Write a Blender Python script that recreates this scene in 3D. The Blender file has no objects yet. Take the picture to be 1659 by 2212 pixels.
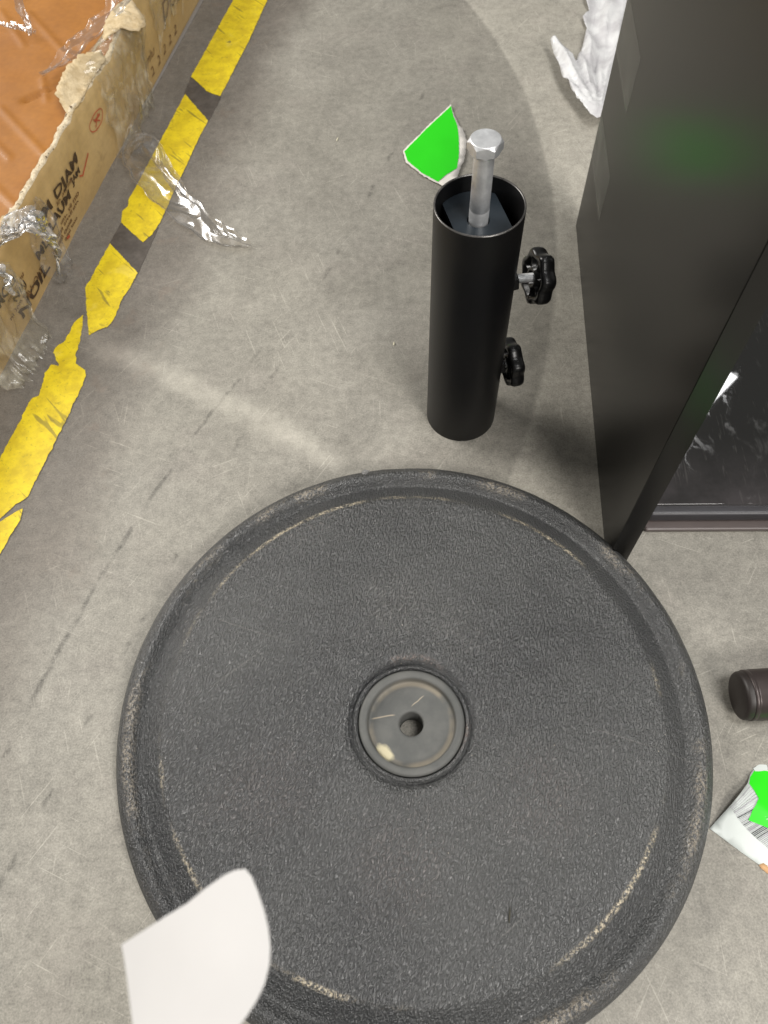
import bpy, bmesh, math, random
from mathutils import Vector, Matrix, noise, geometry
PI = math.pi
S = bpy.context.scene
random.seed(7)

# ------------------------------------------------------------------ camera
F, TH, RO, HC = 1706.98, 0.50835, -0.06096, 0.6836
_d = Vector((0, math.sin(TH), -math.cos(TH)))
_u = Vector((0, math.cos(TH), math.sin(TH)))
_r = Vector((1, 0, 0))
_c, _s = math.cos(RO), math.sin(RO)
CR = _c*_r + _s*_u
CU = -_s*_r + _c*_u
cd = bpy.data.cameras.new('camera'); cam = bpy.data.objects.new('camera', cd)
S.collection.objects.link(cam); S.camera = cam
cam.matrix_world = Matrix(((CR.x, CU.x, -_d.x, 0), (CR.y, CU.y, -_d.y, 0), (CR.z, CU.z, -_d.z, HC), (0, 0, 0, 1)))
cd.sensor_fit = 'VERTICAL'; cd.sensor_height = 24; cd.sensor_width = 18
cd.lens = 24*F/2212; cd.clip_start = 0.01; cd.clip_end = 100
cd.dof.use_dof = True; cd.dof.focus_distance = 0.68; cd.dof.aperture_fstop = 7.5

# ------------------------------------------------------------------ light
W = bpy.data.worlds.new('World'); S.world = W; W.use_nodes = True
bg = W.node_tree.nodes['Background']; bg.inputs[0].default_value = (1.0, 0.98, 0.94, 1); bg.inputs[1].default_value = 0.19
S.view_settings.view_transform = 'Standard'; S.view_settings.look = 'None'
S.view_settings.exposure = 0.0; S.view_settings.gamma = 1.0

def area(name, loc, target, sx, sy, power, col):
    l = bpy.data.lights.new(name, 'AREA'); l.shape = 'RECTANGLE'; l.size = sx; l.size_y = sy
    l.energy = power; l.color = col
    o = bpy.data.objects.new(name, l); S.collection.objects.link(o)
    o.location = loc; o.rotation_euler = (Vector(target)-Vector(loc)).to_track_quat('-Z', 'Y').to_euler()
    return o
area('area_light', (-2.05, 1.75, 1.70), (0, .35, 0), 1.25, 1.4, 80, (1, .97, .92))  # side lamp set lower than any ceiling, to widen the box's shadow
area('area_light', (0.95, -1.55, 1.9), (0.05, .0, 0), .75, .75, 52, (1, .965, .92))
area('area_light', (0.80, -.15, 2.7), (0.80, -.15, 0), .8, .7, 40, (1, .99, .97))
l3 = area('area_light', (1.35, 1.93, 3.02), (1.35, 1.93, 0), .05, 2.2, 12, (1, 1, 1))
l3.rotation_euler = (0, 0, math.atan2(-.74, .67)); l3.location = (2.06-.814, 2.80-.737, 3.02)

# ------------------------------------------------------------------ helpers
def at(x, y, z=0.0):
    v = CR*((x-829.5)/F) - CU*((y-1106.)/F) + _d
    t = (z-HC)/v.z
    return Vector((0, 0, HC)) + t*v

def obj(name, bm, mat=None, parent=None, smooth=True, mats=None):
    me = bpy.data.meshes.new(name)
    bm.normal_update(); bm.to_mesh(me); bm.free()
    if smooth:
        for p in me.polygons: p.use_smooth = True
    for m in (mats or ([mat] if mat else [])): me.materials.append(m)
    o = bpy.data.objects.new(name, me); S.collection.objects.link(o)
    if parent: o.parent = parent
    return o

def thing(name, label, cat, loc=(0, 0, 0), group=None):
    o = bpy.data.objects.new(name, None); S.collection.objects.link(o); o.location = loc
    o.empty_display_size = .02
    o['label'] = label; o['category'] = cat
    if group: o['group'] = group
    bpy.context.view_layer.update()
    return o

def tag(o, label, cat, group=None):
    o['label'] = label; o['category'] = cat
    if group: o['group'] = group
    return o

def shift(bm, loc):
    bmesh.ops.translate(bm, verts=bm.verts, vec=-Vector(loc)); return bm

def lathe(bm, prof, seg=96, cen=(0, 0, 0), fn=None, cap_end=False):
    rows = []
    for (r, z) in prof:
        row = []
        for k in range(seg):
            a = 2*PI*k/seg
            rr, zz, ox, oy = r, z, 0, 0
            if fn: rr, zz, ox, oy = fn(r, z, a)
            row.append(bm.verts.new((cen[0]+ox+rr*math.cos(a), cen[1]+oy+rr*math.sin(a), cen[2]+zz)))
        rows.append(row)
    for i in range(len(rows)-1):
        for k in range(seg):
            bm.faces.new((rows[i][k], rows[i][(k+1) % seg], rows[i+1][(k+1) % seg], rows[i+1][k]))
    if cap_end: bm.faces.new(rows[-1])
    return rows

def dens(prof, step):
    out = [prof[0]]
    for a, b in zip(prof, prof[1:]):
        n = max(1, int(math.hypot(b[0]-a[0], b[1]-a[1])/step))
        for i in range(1, n+1):
            t = i/n; out.append((a[0]+(b[0]-a[0])*t, a[1]+(b[1]-a[1])*t))
    return out

def box(bm, lo, hi, bevel=0.0):
    r = bmesh.ops.create_cube(bm, size=1)
    vs = r['verts']
    for v in vs:
        v.co = Vector([(lo[i]+hi[i])/2 + v.co[i]*(hi[i]-lo[i]) for i in range(3)])
    if bevel:
        es = list({e for v in vs for e in v.link_edges})
        bmesh.ops.bevel(bm, geom=es, offset=bevel, segments=3, profile=.5, affect='EDGES')

def sheet(poly, res, zf, jit=.25, thick=0.0):
    """a flat irregular sheet: outline in floor metres, triangulated inside, height from zf(x,y)"""
    P = []
    n = len(poly)
    for i in range(n):
        a, b = Vector(poly[i]), Vector(poly[(i+1) % n]); k = max(1, int((b-a).length/res))
        for j in range(k): P.append(a.lerp(b, j/k))
    nb = len(P)
    xs = [p.x for p in P]; ys = [p.y for p in P]
    def inside(q):
        c = False; j = nb-1
        for i in range(nb):
            if (P[i].y > q.y) != (P[j].y > q.y) and q.x < (P[j].x-P[i].x)*(q.y-P[i].y)/(P[j].y-P[i].y)+P[i].x: c = not c
            j = i
        return c
    rnd = random.Random(3)
    pts = list(P); y = min(ys)+res/2; row = 0
    while y < max(ys):
        x = min(xs)+res/2+(row % 2)*res/2
        while x < max(xs):
            q = Vector((x+rnd.uniform(-1, 1)*jit*res, y+rnd.uniform(-1, 1)*jit*res))
            if inside(q) and min((q-p).length for p in P) > res*.45: pts.append(q)
            x += res
        y += res*.87; row += 1
    vs, es, fs, *_ = geometry.delaunay_2d_cdt(pts, [(i, (i+1) % nb) for i in range(nb)], [], 1, 1e-7)
    bm = bmesh.new()
    bv = [bm.verts.new((v.x, v.y, zf(v.x, v.y))) for v in vs]
    for f in fs:
        try: bm.faces.new([bv[i] for i in f])
        except ValueError: pass
    bm.normal_update()
    if bm.faces and sum(f.normal.z for f in bm.faces) < 0: bmesh.ops.reverse_faces(bm, faces=bm.faces)
    if thick:
        bmesh.ops.solidify(bm, geom=bm.faces[:], thickness=thick)
    return bm

def px(poly, z=0.0): return [tuple(at(x, y, z)[:2]) for x, y in poly]

def rag(poly, amp, step, seed=1):
    """ragged outline"""
    out = []; n = len(poly)
    for i in range(n):
        a, b = Vector(poly[i]), Vector(poly[(i+1) % n]); L = (b-a).length; k = max(1, int(L/step))
        nn = Vector((-(b-a).y, (b-a).x)).normalized()
        for j in range(k):
            p = a.lerp(b, j/k)
            q = noise.noise(Vector((p.x*180, p.y*180, seed*7.3)))*amp + noise.noise(Vector((p.x*600, p.y*600, seed)))*amp*.5
            out.append(tuple(p+nn*q))
    return out

def catmull(pts, n):
    P = [Vector(p) for p in pts]; P = [2*P[0]-P[1]] + P + [2*P[-1]-P[-2]]
    out = []
    for i in range(1, len(P)-2):
        for k in range(n):
            t = k/n; a, b, c, d = P[i-1:i+3]
            out.append(.5*((2*b)+(c-a)*t+(2*a-5*b+4*c-d)*t*t+(-a+3*b-3*c+d)*t**3))
    out.append(P[-2]); return out

def ribbon(pts, widths, up, amp, seed, m=14, n=10, freq=60, zmin=.0006, ragend=.3, upf=None, sides=None, an=.4):
    """strip along a path; an < 1 makes long folds running down the strip, > 1 folds across it"""
    C_ = catmull(pts, n); N = len(C_); bm = bmesh.new(); rows = []; dist = 0
    for i, c in enumerate(C_):
        if i: dist += (c-C_[i-1]).length
        t = i/(N-1)*(len(widths)-1); k = min(int(t), len(widths)-2); w = widths[k]+(widths[k+1]-widths[k])*(t-k)
        tg = (C_[min(i+1, N-1)]-C_[max(i-1, 0)]).normalized()
        U = Vector(upf(c)) if upf else Vector(up)
        sd = tg.cross(U).normalized() if sides is None else Vector(sides).normalized(); nn = sd.cross(tg).normalized()
        row = []
        for j in range(m+1):
            s = j/m-.5
            e = 1+.22*noise.noise(Vector((dist*45, s*2, seed)))
            p = c + sd*(s*w*e)
            a, b = s*w*freq, dist*freq*an
            a2 = a + .8*noise.noise(Vector((a*.6, b*.9, seed+3)))
            h = (1-2.6*abs(noise.noise(Vector((a2, b, seed*9)))))*.8 + (1-2.6*abs(noise.noise(Vector((a2*2.1+5, b*2.3, seed*4)))))*.35 + noise.noise(Vector((a*5, b*5, seed)))*.08
            if abs(s) > .42: h += .7
            p = p + nn*((h-.4)*amp)
            p.z = max(p.z, zmin+max(0, h)*amp*.5)
            if i in (0, N-1): p = p + tg*(noise.noise(Vector((s*14, seed, 1)))*ragend*w)
            row.append(bm.verts.new(p))
        rows.append(row)
    for i in range(N-1):
        for j in range(m): bm.faces.new((rows[i][j], rows[i+1][j], rows[i+1][j+1], rows[i][j+1]))
    return bm

def tube(bm, pts, rf, seg=12, closed=True):
    rows = []; N = len(pts); pn = None
    for i, c in enumerate(pts):
        tg = (pts[min(i+1, N-1)]-pts[max(i-1, 0)]).normalized()
        if pn is None: pn = tg.orthogonal().normalized()
        pn = (pn-tg*pn.dot(tg)).normalized(); bn = tg.cross(pn)
        r = rf(i/(N-1)) if callable(rf) else rf
        rows.append([bm.verts.new(c+(pn*math.cos(2*PI*k/seg)+bn*math.sin(2*PI*k/seg))*r) for k in range(seg)])
    for i in range(N-1):
        for k in range(seg): bm.faces.new((rows[i][k], rows[i][(k+1) % seg], rows[i+1][(k+1) % seg], rows[i+1][k]))
    if closed: bm.faces.new(rows[0][::-1]); bm.faces.new(rows[-1])

# ------------------------------------------------------------------ node material helper
class X:
    """socket with arithmetic"""
    def __init__(s, g, k): s.g, s.k = g, k
    def _m(s, op, *o, clamp=False):
        n = s.g.t.nodes.new('ShaderNodeMath'); n.operation = op; n.use_clamp = clamp
        for i, v in enumerate((s,)+o):
            if isinstance(v, X): s.g.t.links.new(v.k, n.inputs[i])
            else: n.inputs[i].default_value = v
        return X(s.g, n.outputs[0])
    def __add__(s, o): return s._m('ADD', o)
    def __radd__(s, o): return s._m('ADD', o)
    def __sub__(s, o): return s._m('SUBTRACT', o)
    def __rsub__(s, o): return (s*-1.0)+o
    def __mul__(s, o): return s._m('MULTIPLY', o)
    def __rmul__(s, o): return s._m('MULTIPLY', o)
    def abs(s): return s._m('ABSOLUTE')
    def sqrt(s): return s._m('SQRT')
    def min(s, o): return s._m('MINIMUM', o)
    def max(s, o): return s._m('MAXIMUM', o)
    def ramp(s, a, b, lo=0.0, hi=1.0):
        n = s.g.t.nodes.new('ShaderNodeMapRange'); n.interpolation_type = 'SMOOTHSTEP'
        s.g.t.links.new(s.k, n.inputs[0])
        rev = a > b
        if rev: a, b, lo, hi = b, a, hi, lo
        for i, v in enumerate((a, b, lo, hi)): n.inputs[i+1].default_value = v
        return X(s.g, n.outputs[0])

class G:
    def __init__(s, name):
        s.m = bpy.data.materials.new(name); s.m.use_nodes = True; s.t = s.m.node_tree
        s.b = s.t.nodes['Principled BSDF']; s.out = s.t.nodes['Material Output']
        tc = s.t.nodes.new('ShaderNodeTexCoord'); s.co = tc.outputs['Object']
        sp = s.t.nodes.new('ShaderNodeSeparateXYZ'); s.t.links.new(s.co, sp.inputs[0])
        s.x, s.y, s.z = (X(s, sp.outputs[i]) for i in range(3))
    def map(s, scale=(1, 1, 1), rot=(0, 0, 0), loc=(0, 0, 0)):
        r = s.t.nodes.new('ShaderNodeMapping'); s.t.links.new(s.co, r.inputs[0]); r.inputs['Rotation'].default_value = rot
        n = s.t.nodes.new('ShaderNodeMapping'); s.t.links.new(r.outputs[0], n.inputs[0])
        n.inputs['Scale'].default_value = scale; n.inputs['Location'].default_value = loc
        return n.outputs[0]
    def noise(s, scale=5, detail=3, rough=.5, dist=0, vec=None):
        n = s.t.nodes.new('ShaderNodeTexNoise'); s.t.links.new(vec or s.co, n.inputs['Vector'])
        n.inputs['Scale'].default_value = scale; n.inputs['Detail'].default_value = detail
        n.inputs['Roughness'].default_value = rough; n.inputs['Distortion'].default_value = dist
        return X(s, n.outputs[0])
    def vor(s, scale, vec=None, feature='F1', rnd=1):
        n = s.t.nodes.new('ShaderNodeTexVoronoi'); n.feature = feature; s.t.links.new(vec or s.co, n.inputs['Vector'])
        n.inputs['Scale'].default_value = scale; n.inputs['Randomness'].default_value = rnd
        return X(s, n.outputs[0])
    def mix(s, f, a, b, mode='MIX'):
        n = s.t.nodes.new('ShaderNodeMix'); n.data_type = 'RGBA'; n.blend_type = mode
        for i, v in ((0, f), (6, a), (7, b)):
            if isinstance(v, X): s.t.links.new(v.k, n.inputs[i])
            elif isinstance(v, tuple): n.inputs[i].default_value = v+(1,)
            else: n.inputs[i].default_value = v
        return X(s, n.outputs[2])
    def comb(s, r, g, b):
        n = s.t.nodes.new('ShaderNodeCombineColor')
        for i, v in enumerate((r, g, b)): s.t.links.new(v.k, n.inputs[i])
        return X(s, n.outputs[0])
    def scale(s, col, f):
        """colour times factor"""
        n = s.t.nodes.new('ShaderNodeVectorMath'); n.operation = 'SCALE'
        if isinstance(col, X): s.t.links.new(col.k, n.inputs[0])
        else: n.inputs[0].default_value = col
        if isinstance(f, X): s.t.links.new(f.k, n.inputs['Scale'])
        else: n.inputs['Scale'].default_value = f
        return X(s, n.outputs[0])
    def set(s, **k):
        names = dict(col='Base Color', rough='Roughness', metal='Metallic', spec='Specular IOR Level', coat='Coat Weight',
                     coatr='Coat Roughness', trans='Transmission Weight', sheen='Sheen Weight', ior='IOR', alpha='Alpha', sss='Subsurface Weight')
        for q, v in k.items():
            i = s.b.inputs[names[q]]
            if isinstance(v, X): s.t.links.new(v.k, i)
            elif isinstance(v, tuple): i.default_value = v+(1,)
            else: i.default_value = v
        return s
    def bump(s, h, strength=.5, dist=.001, prev=None):
        n = s.t.nodes.new('ShaderNodeBump'); s.t.links.new(h.k, n.inputs['Height'])
        n.inputs['Strength'].default_value = strength; n.inputs['Distance'].default_value = dist
        if prev: s.t.links.new(prev.outputs[0], n.inputs['Normal'])
        s.t.links.new(n.outputs[0], s.b.inputs['Normal']); return n

# ------------------------------------------------------------------ materials
def mat_floor():
    g = G('concrete')
    big = g.noise(3.1, 4, .55); med = g.noise(17, 6, .6, .3); fine = g.noise(95, 5, .65); grit = g.noise(620, 3, .6)
    col = g.mix(big.ramp(.35, .65), (.285, .272, .236), (.338, .324, .286))
    f = 1.0 + (med-.5)*.50 + (fine-.5)*.85 + (grit-.5)*1.1 + (g.noise(260, 4, .7)-.5)*.60
    # cloudy smears stretched along the traffic direction
    sm = g.noise(1, 6, .65, .6, g.map((10, 3.2, 1), (0, 0, .5)))
    f = f + (sm-.5)*.38
    # right arc: board's reflected light painted into the colour; left arc: polished scrub streak
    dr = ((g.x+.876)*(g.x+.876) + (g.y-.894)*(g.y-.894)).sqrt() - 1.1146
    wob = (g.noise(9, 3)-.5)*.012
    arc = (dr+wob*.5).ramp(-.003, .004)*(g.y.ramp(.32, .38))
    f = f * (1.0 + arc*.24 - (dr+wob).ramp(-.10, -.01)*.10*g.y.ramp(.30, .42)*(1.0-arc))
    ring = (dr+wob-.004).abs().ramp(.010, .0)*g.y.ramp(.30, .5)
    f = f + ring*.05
    dl = g.y - (g.x*g.x*-.1541 + g.x*-.7252 + .4114)
    dlw = dl + (g.noise(14, 3)-.5)*.03
    streak = dlw.abs().ramp(.028, .0)*g.x.ramp(-.40, -.30)*g.x.ramp(-.03, -.06)*(g.noise(12, 3).ramp(.25, .6, .35, 1))
    f = f + streak*.46
    # fine bright scratches, several directions
    for i, (ang, sx, sy, th) in enumerate(((.45, 12, 420, .665), (-.9, 15, 380, .68), (1.25, 11, 460, .665), (-.35, 16, 360, .69), (2.2, 13, 400, .68), (1.6, 14, 430, .67))):
        n = g.noise(1, 2, .5, .25, g.map((sx, sy, 1), (0, 0, ang), (i*3.1, i*1.7, 0)))
        msk = g.noise(5+i, 2, .5, 0, g.map((1, 1, 1), (0, 0, 0), (i*5, 2, 0))).ramp(.42, .62)
        f = f + n.ramp(th, th+.04)*msk*.36
    # curved hairline scratches
    for i, sc in enumerate((11, 19)):
        c = g.noise(sc, 1, .4, .5, g.map((1, 1, 1), (0, 0, 0), (i*7, 3, 1)))
        ln = (c-.5).abs().ramp(.0050, .0)
        f = f + ln*g.noise(7, 2, .5, 0, g.map((1, 1, 1), (0, 0, 0), (9, i, 1))).ramp(.50, .62)*.09
    # pale flecks and dark pits
    v = g.vor(150); f = f + v.ramp(.085, .03)*g.noise(30, 2).ramp(.54, .62)*.55
    dk = g.noise(42, 4, .7, .4).ramp(.66, .74)*g.noise(6, 2).ramp(.48, .6)
    f = f - dk*.28
    # rubber tyre mark: broken dark line
    lx = g.x - (g.y*g.y*.3733 + g.y*.201 - .3805) + (g.noise(30, 3)-.5)*.008
    brk = g.noise(38, 3, .6).ramp(.42, .58)
    f = f - lx.abs().ramp(.0042, .0006)*brk*g.y.ramp(.62, .55)*.40
    lx2 = g.x + .16 - (g.y-.45)*.42 + (g.noise(25, 3)-.5)*.012
    f = f - lx2.abs().ramp(.004, .0005)*g.noise(33, 3, .6, 0, g.map((1, 1, 1), (0, 0, 0), (4, 1, 0))).ramp(.52, .62)*.30
    tint = g.noise(5.5, 4, .6, 0, g.map((1, 1, 1), (0, 0, 0), (7, 2, 2))).ramp(.4, .62); col = g.mix(tint*.5, col, (.308, .296, .256))
    pk = g.noise(13, 5, .6, 0, g.map((1, 1, 1), (0, 0, 0), (1, 8, 2))).ramp(.5, .66); col = g.mix(pk*.35, col, (.325, .300, .268))
    col = g.mix(.30, g.scale(col, f.max(.25)*.89), g.scale((.300, .272, .225), f.max(.25)*.89))
    # box shadow painted into the colour, mixed with grime, beside box edge and tape
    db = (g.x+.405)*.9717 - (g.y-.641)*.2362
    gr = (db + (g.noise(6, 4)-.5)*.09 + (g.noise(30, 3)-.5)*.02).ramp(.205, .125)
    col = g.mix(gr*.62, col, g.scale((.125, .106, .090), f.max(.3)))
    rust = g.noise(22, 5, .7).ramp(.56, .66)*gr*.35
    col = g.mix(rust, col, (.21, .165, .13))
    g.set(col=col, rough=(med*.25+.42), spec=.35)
    g.bump(fine*.6+grit*.5, .25, .0006)
    return g.m
M_floor = mat_floor()

def mat_tape(c1=(.88, .68, .016), c2=(.68, .50, .014)):
    g = G('yellow_tape'); n = g.noise(45, 6, .7); d = g.noise(210, 4, .7)
    col = g.mix(n.ramp(.35, .65), c2, c1)
    col = g.mix(d.ramp(.56, .70)*.45, col, (.22, .17, .03))
    pale = g.noise(24, 4, .6, .8).ramp(.60, .70); col = g.mix(pale*.4, col, (.84, .68, .12))
    ln = g.noise(1, 2, .5, .6, g.map((14, 110, 1), (0, 0, .9))).ramp(.63, .70); col = g.mix(ln*.6, col, (.14, .11, .03))
    pit = g.noise(34, 3, .7, 0, g.map((1, 1, 1), (0, 0, 0), (5, 5, 5))).ramp(.70, .76); col = g.mix(pit*.8, col, (.13, .11, .05))
    g.set(col=col, rough=.55); g.bump(n*.5+d*.6, .5, .0008); return g.m
M_tape = mat_tape()
g = G('black_tape'); n = g.noise(60, 5, .7)
g.set(col=g.mix(n.ramp(.35, .7), (.080, .068, .058), (.125, .108, .093)), rough=.5); g.bump(n, .3, .0006); M_btape = g.m

def mat_grain():
    g = G('grained_plastic')
    wv = g.map((1, .40, 1), (0, 0, .45))
    n1 = g.noise(730, 2, .55, .45, wv); n2 = g.noise(360, 2, .5, .4, g.map((1, .5, 1), (0, 0, .6)))
    hgt = n1.ramp(.28, .72)*.8 + n2*.25
    cl = g.noise(6, 3, .5); dust = g.noise(4.2, 4, .55)
    col = g.mix(cl.ramp(.35, .7), (.026, .027, .028), (.050, .051, .050))
    col = g.mix(n1.ramp(.5, .75)*.30, col, (.150, .150, .142))
    r = (g.x*g.x + g.y*g.y).sqrt()
    # wear and dust caught on the rim crest and the inner step, broken up round the ring
    patch = g.noise(11, 4, .65).ramp(.50, .62); spk = g.noise(420, 3, .7).ramp(.42, .62)
    w1 = (r-.2345).abs().ramp(.0075, .001)*patch*spk
    w2 = (r-.2065).abs().ramp(.0032, .0003)*g.noise(9, 3, .6, 0, g.map((1, 1, 1), (0, 0, 0), (3, 8, 0))).ramp(.47, .62)*spk
    w3 = (r-.0475).abs().ramp(.004, .0005)*g.noise(20, 3).ramp(.5, .6)*spk
    col = g.mix((w1*.7).min(1), col, (.36, .31, .24)); col = g.mix((w2*1.0).min(1), col, (.58, .50, .36)); col = g.mix(w3*.4, col, (.30, .22, .18))
    br = g.noise(5, 4, .6, 0, g.map((1, 1, 1), (0, 0, 0), (2, 1, 7))).ramp(.55, .7)*n1.ramp(.55, .7)
    col = g.mix(br*.30, col, (.13, .095, .08))
    sp = g.vor(85, g.map((1, 1, 1), (0, 0, 0), (3, 3, 0))).ramp(.05, .02)*g.noise(14, 2).ramp(.52, .6)
    col = g.mix(sp*.8, col, (.42, .38, .30))
    sc = g.noise(1, 2, .5, .3, g.map((7, 260, 1), (0, 0, -.6))).ramp(.70, .74)*g.noise(6, 2).ramp(.5, .62)
    col = g.mix(sc*.25, col, (.25, .24, .22))
    for i, (cx_, cy_, rr_, am) in enumerate(((-.01, .095, .050, .12), (.045, .075, .040, .10), (.10, -.07, .05, .22), (-.12, -.05, .06, .20), (-.02, -.12, .05, .22))):
        dx, dy = g.x-cx_, g.y-cy_
        dd = (dx*dx+dy*dy).sqrt() + (g.noise(26, 4, .7, 0, g.map((1, 1, 1), (0, 0, 0), (i*2, 0, 0)))-.5)*rr_*1.6
        col = g.mix(dd.ramp(rr_, rr_*.2)*n1.ramp(.45, .62)*am, col, ((.30, .28, .25) if i < 2 else (.13, .095, .085)))
    for i, (ang, off) in enumerate(((.35, .03), (-1.1, -.08), (2.0, .11), (-.75, .02))):
        ln = (g.x*math.sin(ang)+g.y*math.cos(ang)-off+(g.noise(14+i, 2)-.5)*.01).abs().ramp(.0011, .0001)
        seg = g.noise(9, 2, .5, 0, g.map((1, 1, 1), (0, 0, 0), (i*4, 5, 0))).ramp(.58, .64)
        col = g.mix(ln*seg*.22, col, (.26, .25, .23))
    g.set(col=col, rough=(dust*.34+.20), spec=.95)
    g.bump(hgt, 1.0, .0013); return g.m
M_grain = mat_grain()

def mat_hub():
    g = G('moulded_insert'); n = g.noise(40, 4, .6); r = (g.x*g.x+g.y*g.y).sqrt()
    col = g.mix(n.ramp(.3, .7), (.090, .092, .088), (.125, .125, .117))
    ring = (r-.0335).abs().ramp(.0035, .0004)*g.noise(24, 3, .6).ramp(.36, .56)
    col = g.mix(ring*.45, col, (.36, .30, .21))
    # sand caught at the lower left of the recess
    bx, by = g.x+.0225, g.y+.0225
    blob = ((bx*bx*1.0+by*by*.9+bx*by*1.1).abs().sqrt() + (g.noise(150, 3)-.5)*.006).ramp(.0070, .003)
    col = g.mix(blob*.85, col, (.60, .54, .36))
    s1 = (g.y-.0075-(g.x+.02)*.12+(g.noise(60, 2)-.5)*.003).abs().ramp(.0010, .0001)*g.x.ramp(-.012, -.016)*g.x.ramp(-.034, -.030)
    s2 = (g.y-.020-(g.x-.008)*.8+(g.noise(90, 2)-.5)*.004).abs().ramp(.0012, .0001)*g.x.ramp(.0, .003)*g.x.ramp(.013, .010)
    col = g.mix((s1+s2).min(1)*.6, col, (.45, .38, .28))
    g.set(col=col, rough=.58, spec=.35); g.bump(g.noise(300, 3), .12, .0004); return g.m
M_hub = mat_hub()

def simple(name, col, rough=.5, metal=0, spec=.5, nz=0.12, ns=60, bump=.1, coat=0, bd=.0004):
    g = G(name); n = g.noise(ns, 5, .6)
    g.set(col=g.scale(col, 1.0+(n-.5)*(2*nz)), rough=(n-.5)*.15+rough, metal=metal, spec=spec, coat=coat)
    if bump: g.bump(g.noise(ns*4, 3), bump, bd)
    return g.m

def mat_tube():
    g = G('black_powder_coat'); n = g.noise(7, 4, .6); d = g.noise(900, 2)
    col = g.mix(n.ramp(.35, .65), (.0040, .0040, .0045), (.0075, .0070, .0065))
    ch = g.noise(1, 3, .6, .2, g.map((260, 260, 70))).ramp(.735, .76); col = g.mix(ch*.8, col, (.25, .22, .18))
    g.set(col=col, rough=(n*.15+.34), spec=.30); g.bump(d, .12, .0003); return g.m
M_tube = mat_tube()
M_cut = simple('worn_tube_rim', (.11, .105, .10), .3, .6, ns=200, nz=.6)
M_plate = simple('dark_painted_plate', (.018, .024, .030), .30, 0, .5)
M_knob = simple('black_knob_plastic', (.008, .008, .008), .30, 0, .5, bump=.15)
def mat_zinc():
    g = G('zinc_steel'); n = g.noise(55, 5, .65); s = g.noise(1, 3, .6, 0, g.map((60, 60, 900)))
    g.set(col=g.mix(n.ramp(.3, .7), (.56, .57, .58), (.78, .79, .80)), metal=.7, rough=(n*.3+.30)); g.bump(n*.6+s*.3, .3, .0005); return g.m
M_zinc = mat_zinc()

def mat_panel():
    g = G('black_satin_board'); n = g.noise(8, 4, .6)
    col = g.mix(n.ramp(.3, .7), (.0045, .0042, .0036), (.0060, .0050, .0040))
    sp = g.vor(60).ramp(.025, .012)*g.noise(9, 2).ramp(.54, .6); col = g.mix(sp*.7, col, (.20, .17, .12))
    g.set(col=col, rough=.26, spec=.37); g.bump(g.noise(1200, 2), .05, .0002); return g.m
M_panel = mat_panel()

def mat_slab():
    g = G('black_gloss_board'); n = g.noise(20, 5, .65)
    sm = g.noise(1, 5, .7, .5, g.map((55, 26, 1), (0, 0, .15))).ramp(.52, .68)*g.noise(9, 3).ramp(.42, .56)
    sc = g.noise(1, 3, .6, .3, g.map((300, 30, 1), (0, 0, .05))).ramp(.58, .66)*g.noise(12, 3).ramp(.44, .56)
    col = g.mix((sm*.15+sc*.22).min(.6), (.017, .017, .016), (.13, .125, .115)); fr_ = (g.y+g.x*.06).ramp(.10, .0); col = g.mix(fr_*(n.ramp(.3, .7, .15, .55)), col, (.085, .075, .078))
    g.set(col=col, rough=(sm*.25+.02), spec=.5); return g.m
M_slab = mat_slab()
M_slabrim = simple('charcoal_edging', (.030, .028, .032), .42, ns=40, nz=.3)
M_slabfoot = simple('brown_grey_edging', (.105, .085, .080), .40, ns=40, nz=.2)
M_pipe = simple('dark_bronze_paint', (.060, .048, .045), .36, .45, .5, nz=.15, ns=50)
M_cap = simple('dark_brown_plastic', (.020, .015, .013), .5)

def mat_paper(name, col, rough=.6, nz=.05):
    g = G(name); n = g.noise(40, 4); g.set(col=g.scale(col, 1.0+(n-.5)*nz*2), rough=rough); g.bump(g.noise(500, 3), .1, .0003); return g.m
M_green = mat_paper('fluorescent_green_paper', (.018, .70, .003), .55)
M_white = mat_paper('white_label_paper', (.60, .64, .61), .5)
M_torn = mat_paper('torn_paper_edge', (.80, .76, .70), .9, .15)
M_sheet = mat_paper('white_sheet_paper', (.52, .505, .49), .6)
M_bar = simple('label_ink', (.035, .035, .04), .5, bump=0)
M_bar2 = simple('grey_label_ink', (.33, .31, .34), .5, bump=0)

def mat_bag():
    g = G('white_poly_film'); n = g.noise(30, 4, .6)
    g.set(col=g.mix(n.ramp(.35, .65), (.54, .53, .54), (.70, .70, .70)), rough=.25, spec=.5, sss=.0)
    w = g.noise(1, 3, .6, .6, g.map((60, 14, 10), (0, 0, .3))); g.bump(w, .8, .005); return g.m
M_bag = mat_bag()

def mat_kraft(name, a, b, coat=0, ns=7, printed=False):
    g = G(name); n = g.noise(ns, 5, .6); fb = g.noise(1, 4, .65, 0, g.map((30, 30, 320), (0, 0, 0)))
    col = g.mix(n.ramp(.3, .7), a, b); col = g.scale(col, 1.0+(fb-.5)*.22+(g.noise(160, 4)-.5)*.25)
    if printed:
        st = g.noise(13, 4, .7, 0, g.map((1, 1, 2))).ramp(.60, .68); col = g.mix(st*.4, col, (.26, .17, .07))
    g.set(col=col, rough=.62, coat=coat, coatr=.14); g.bump(g.noise(90, 4), .25, .0006); return g.m
M_box = mat_kraft('kraft_cardboard', (.42, .28, .115), (.52, .365, .165), printed=True)
M_orange = mat_kraft('orange_kraft_under_film', (.27, .100, .012), (.36, .145, .020), coat=.08, ns=5)

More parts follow.
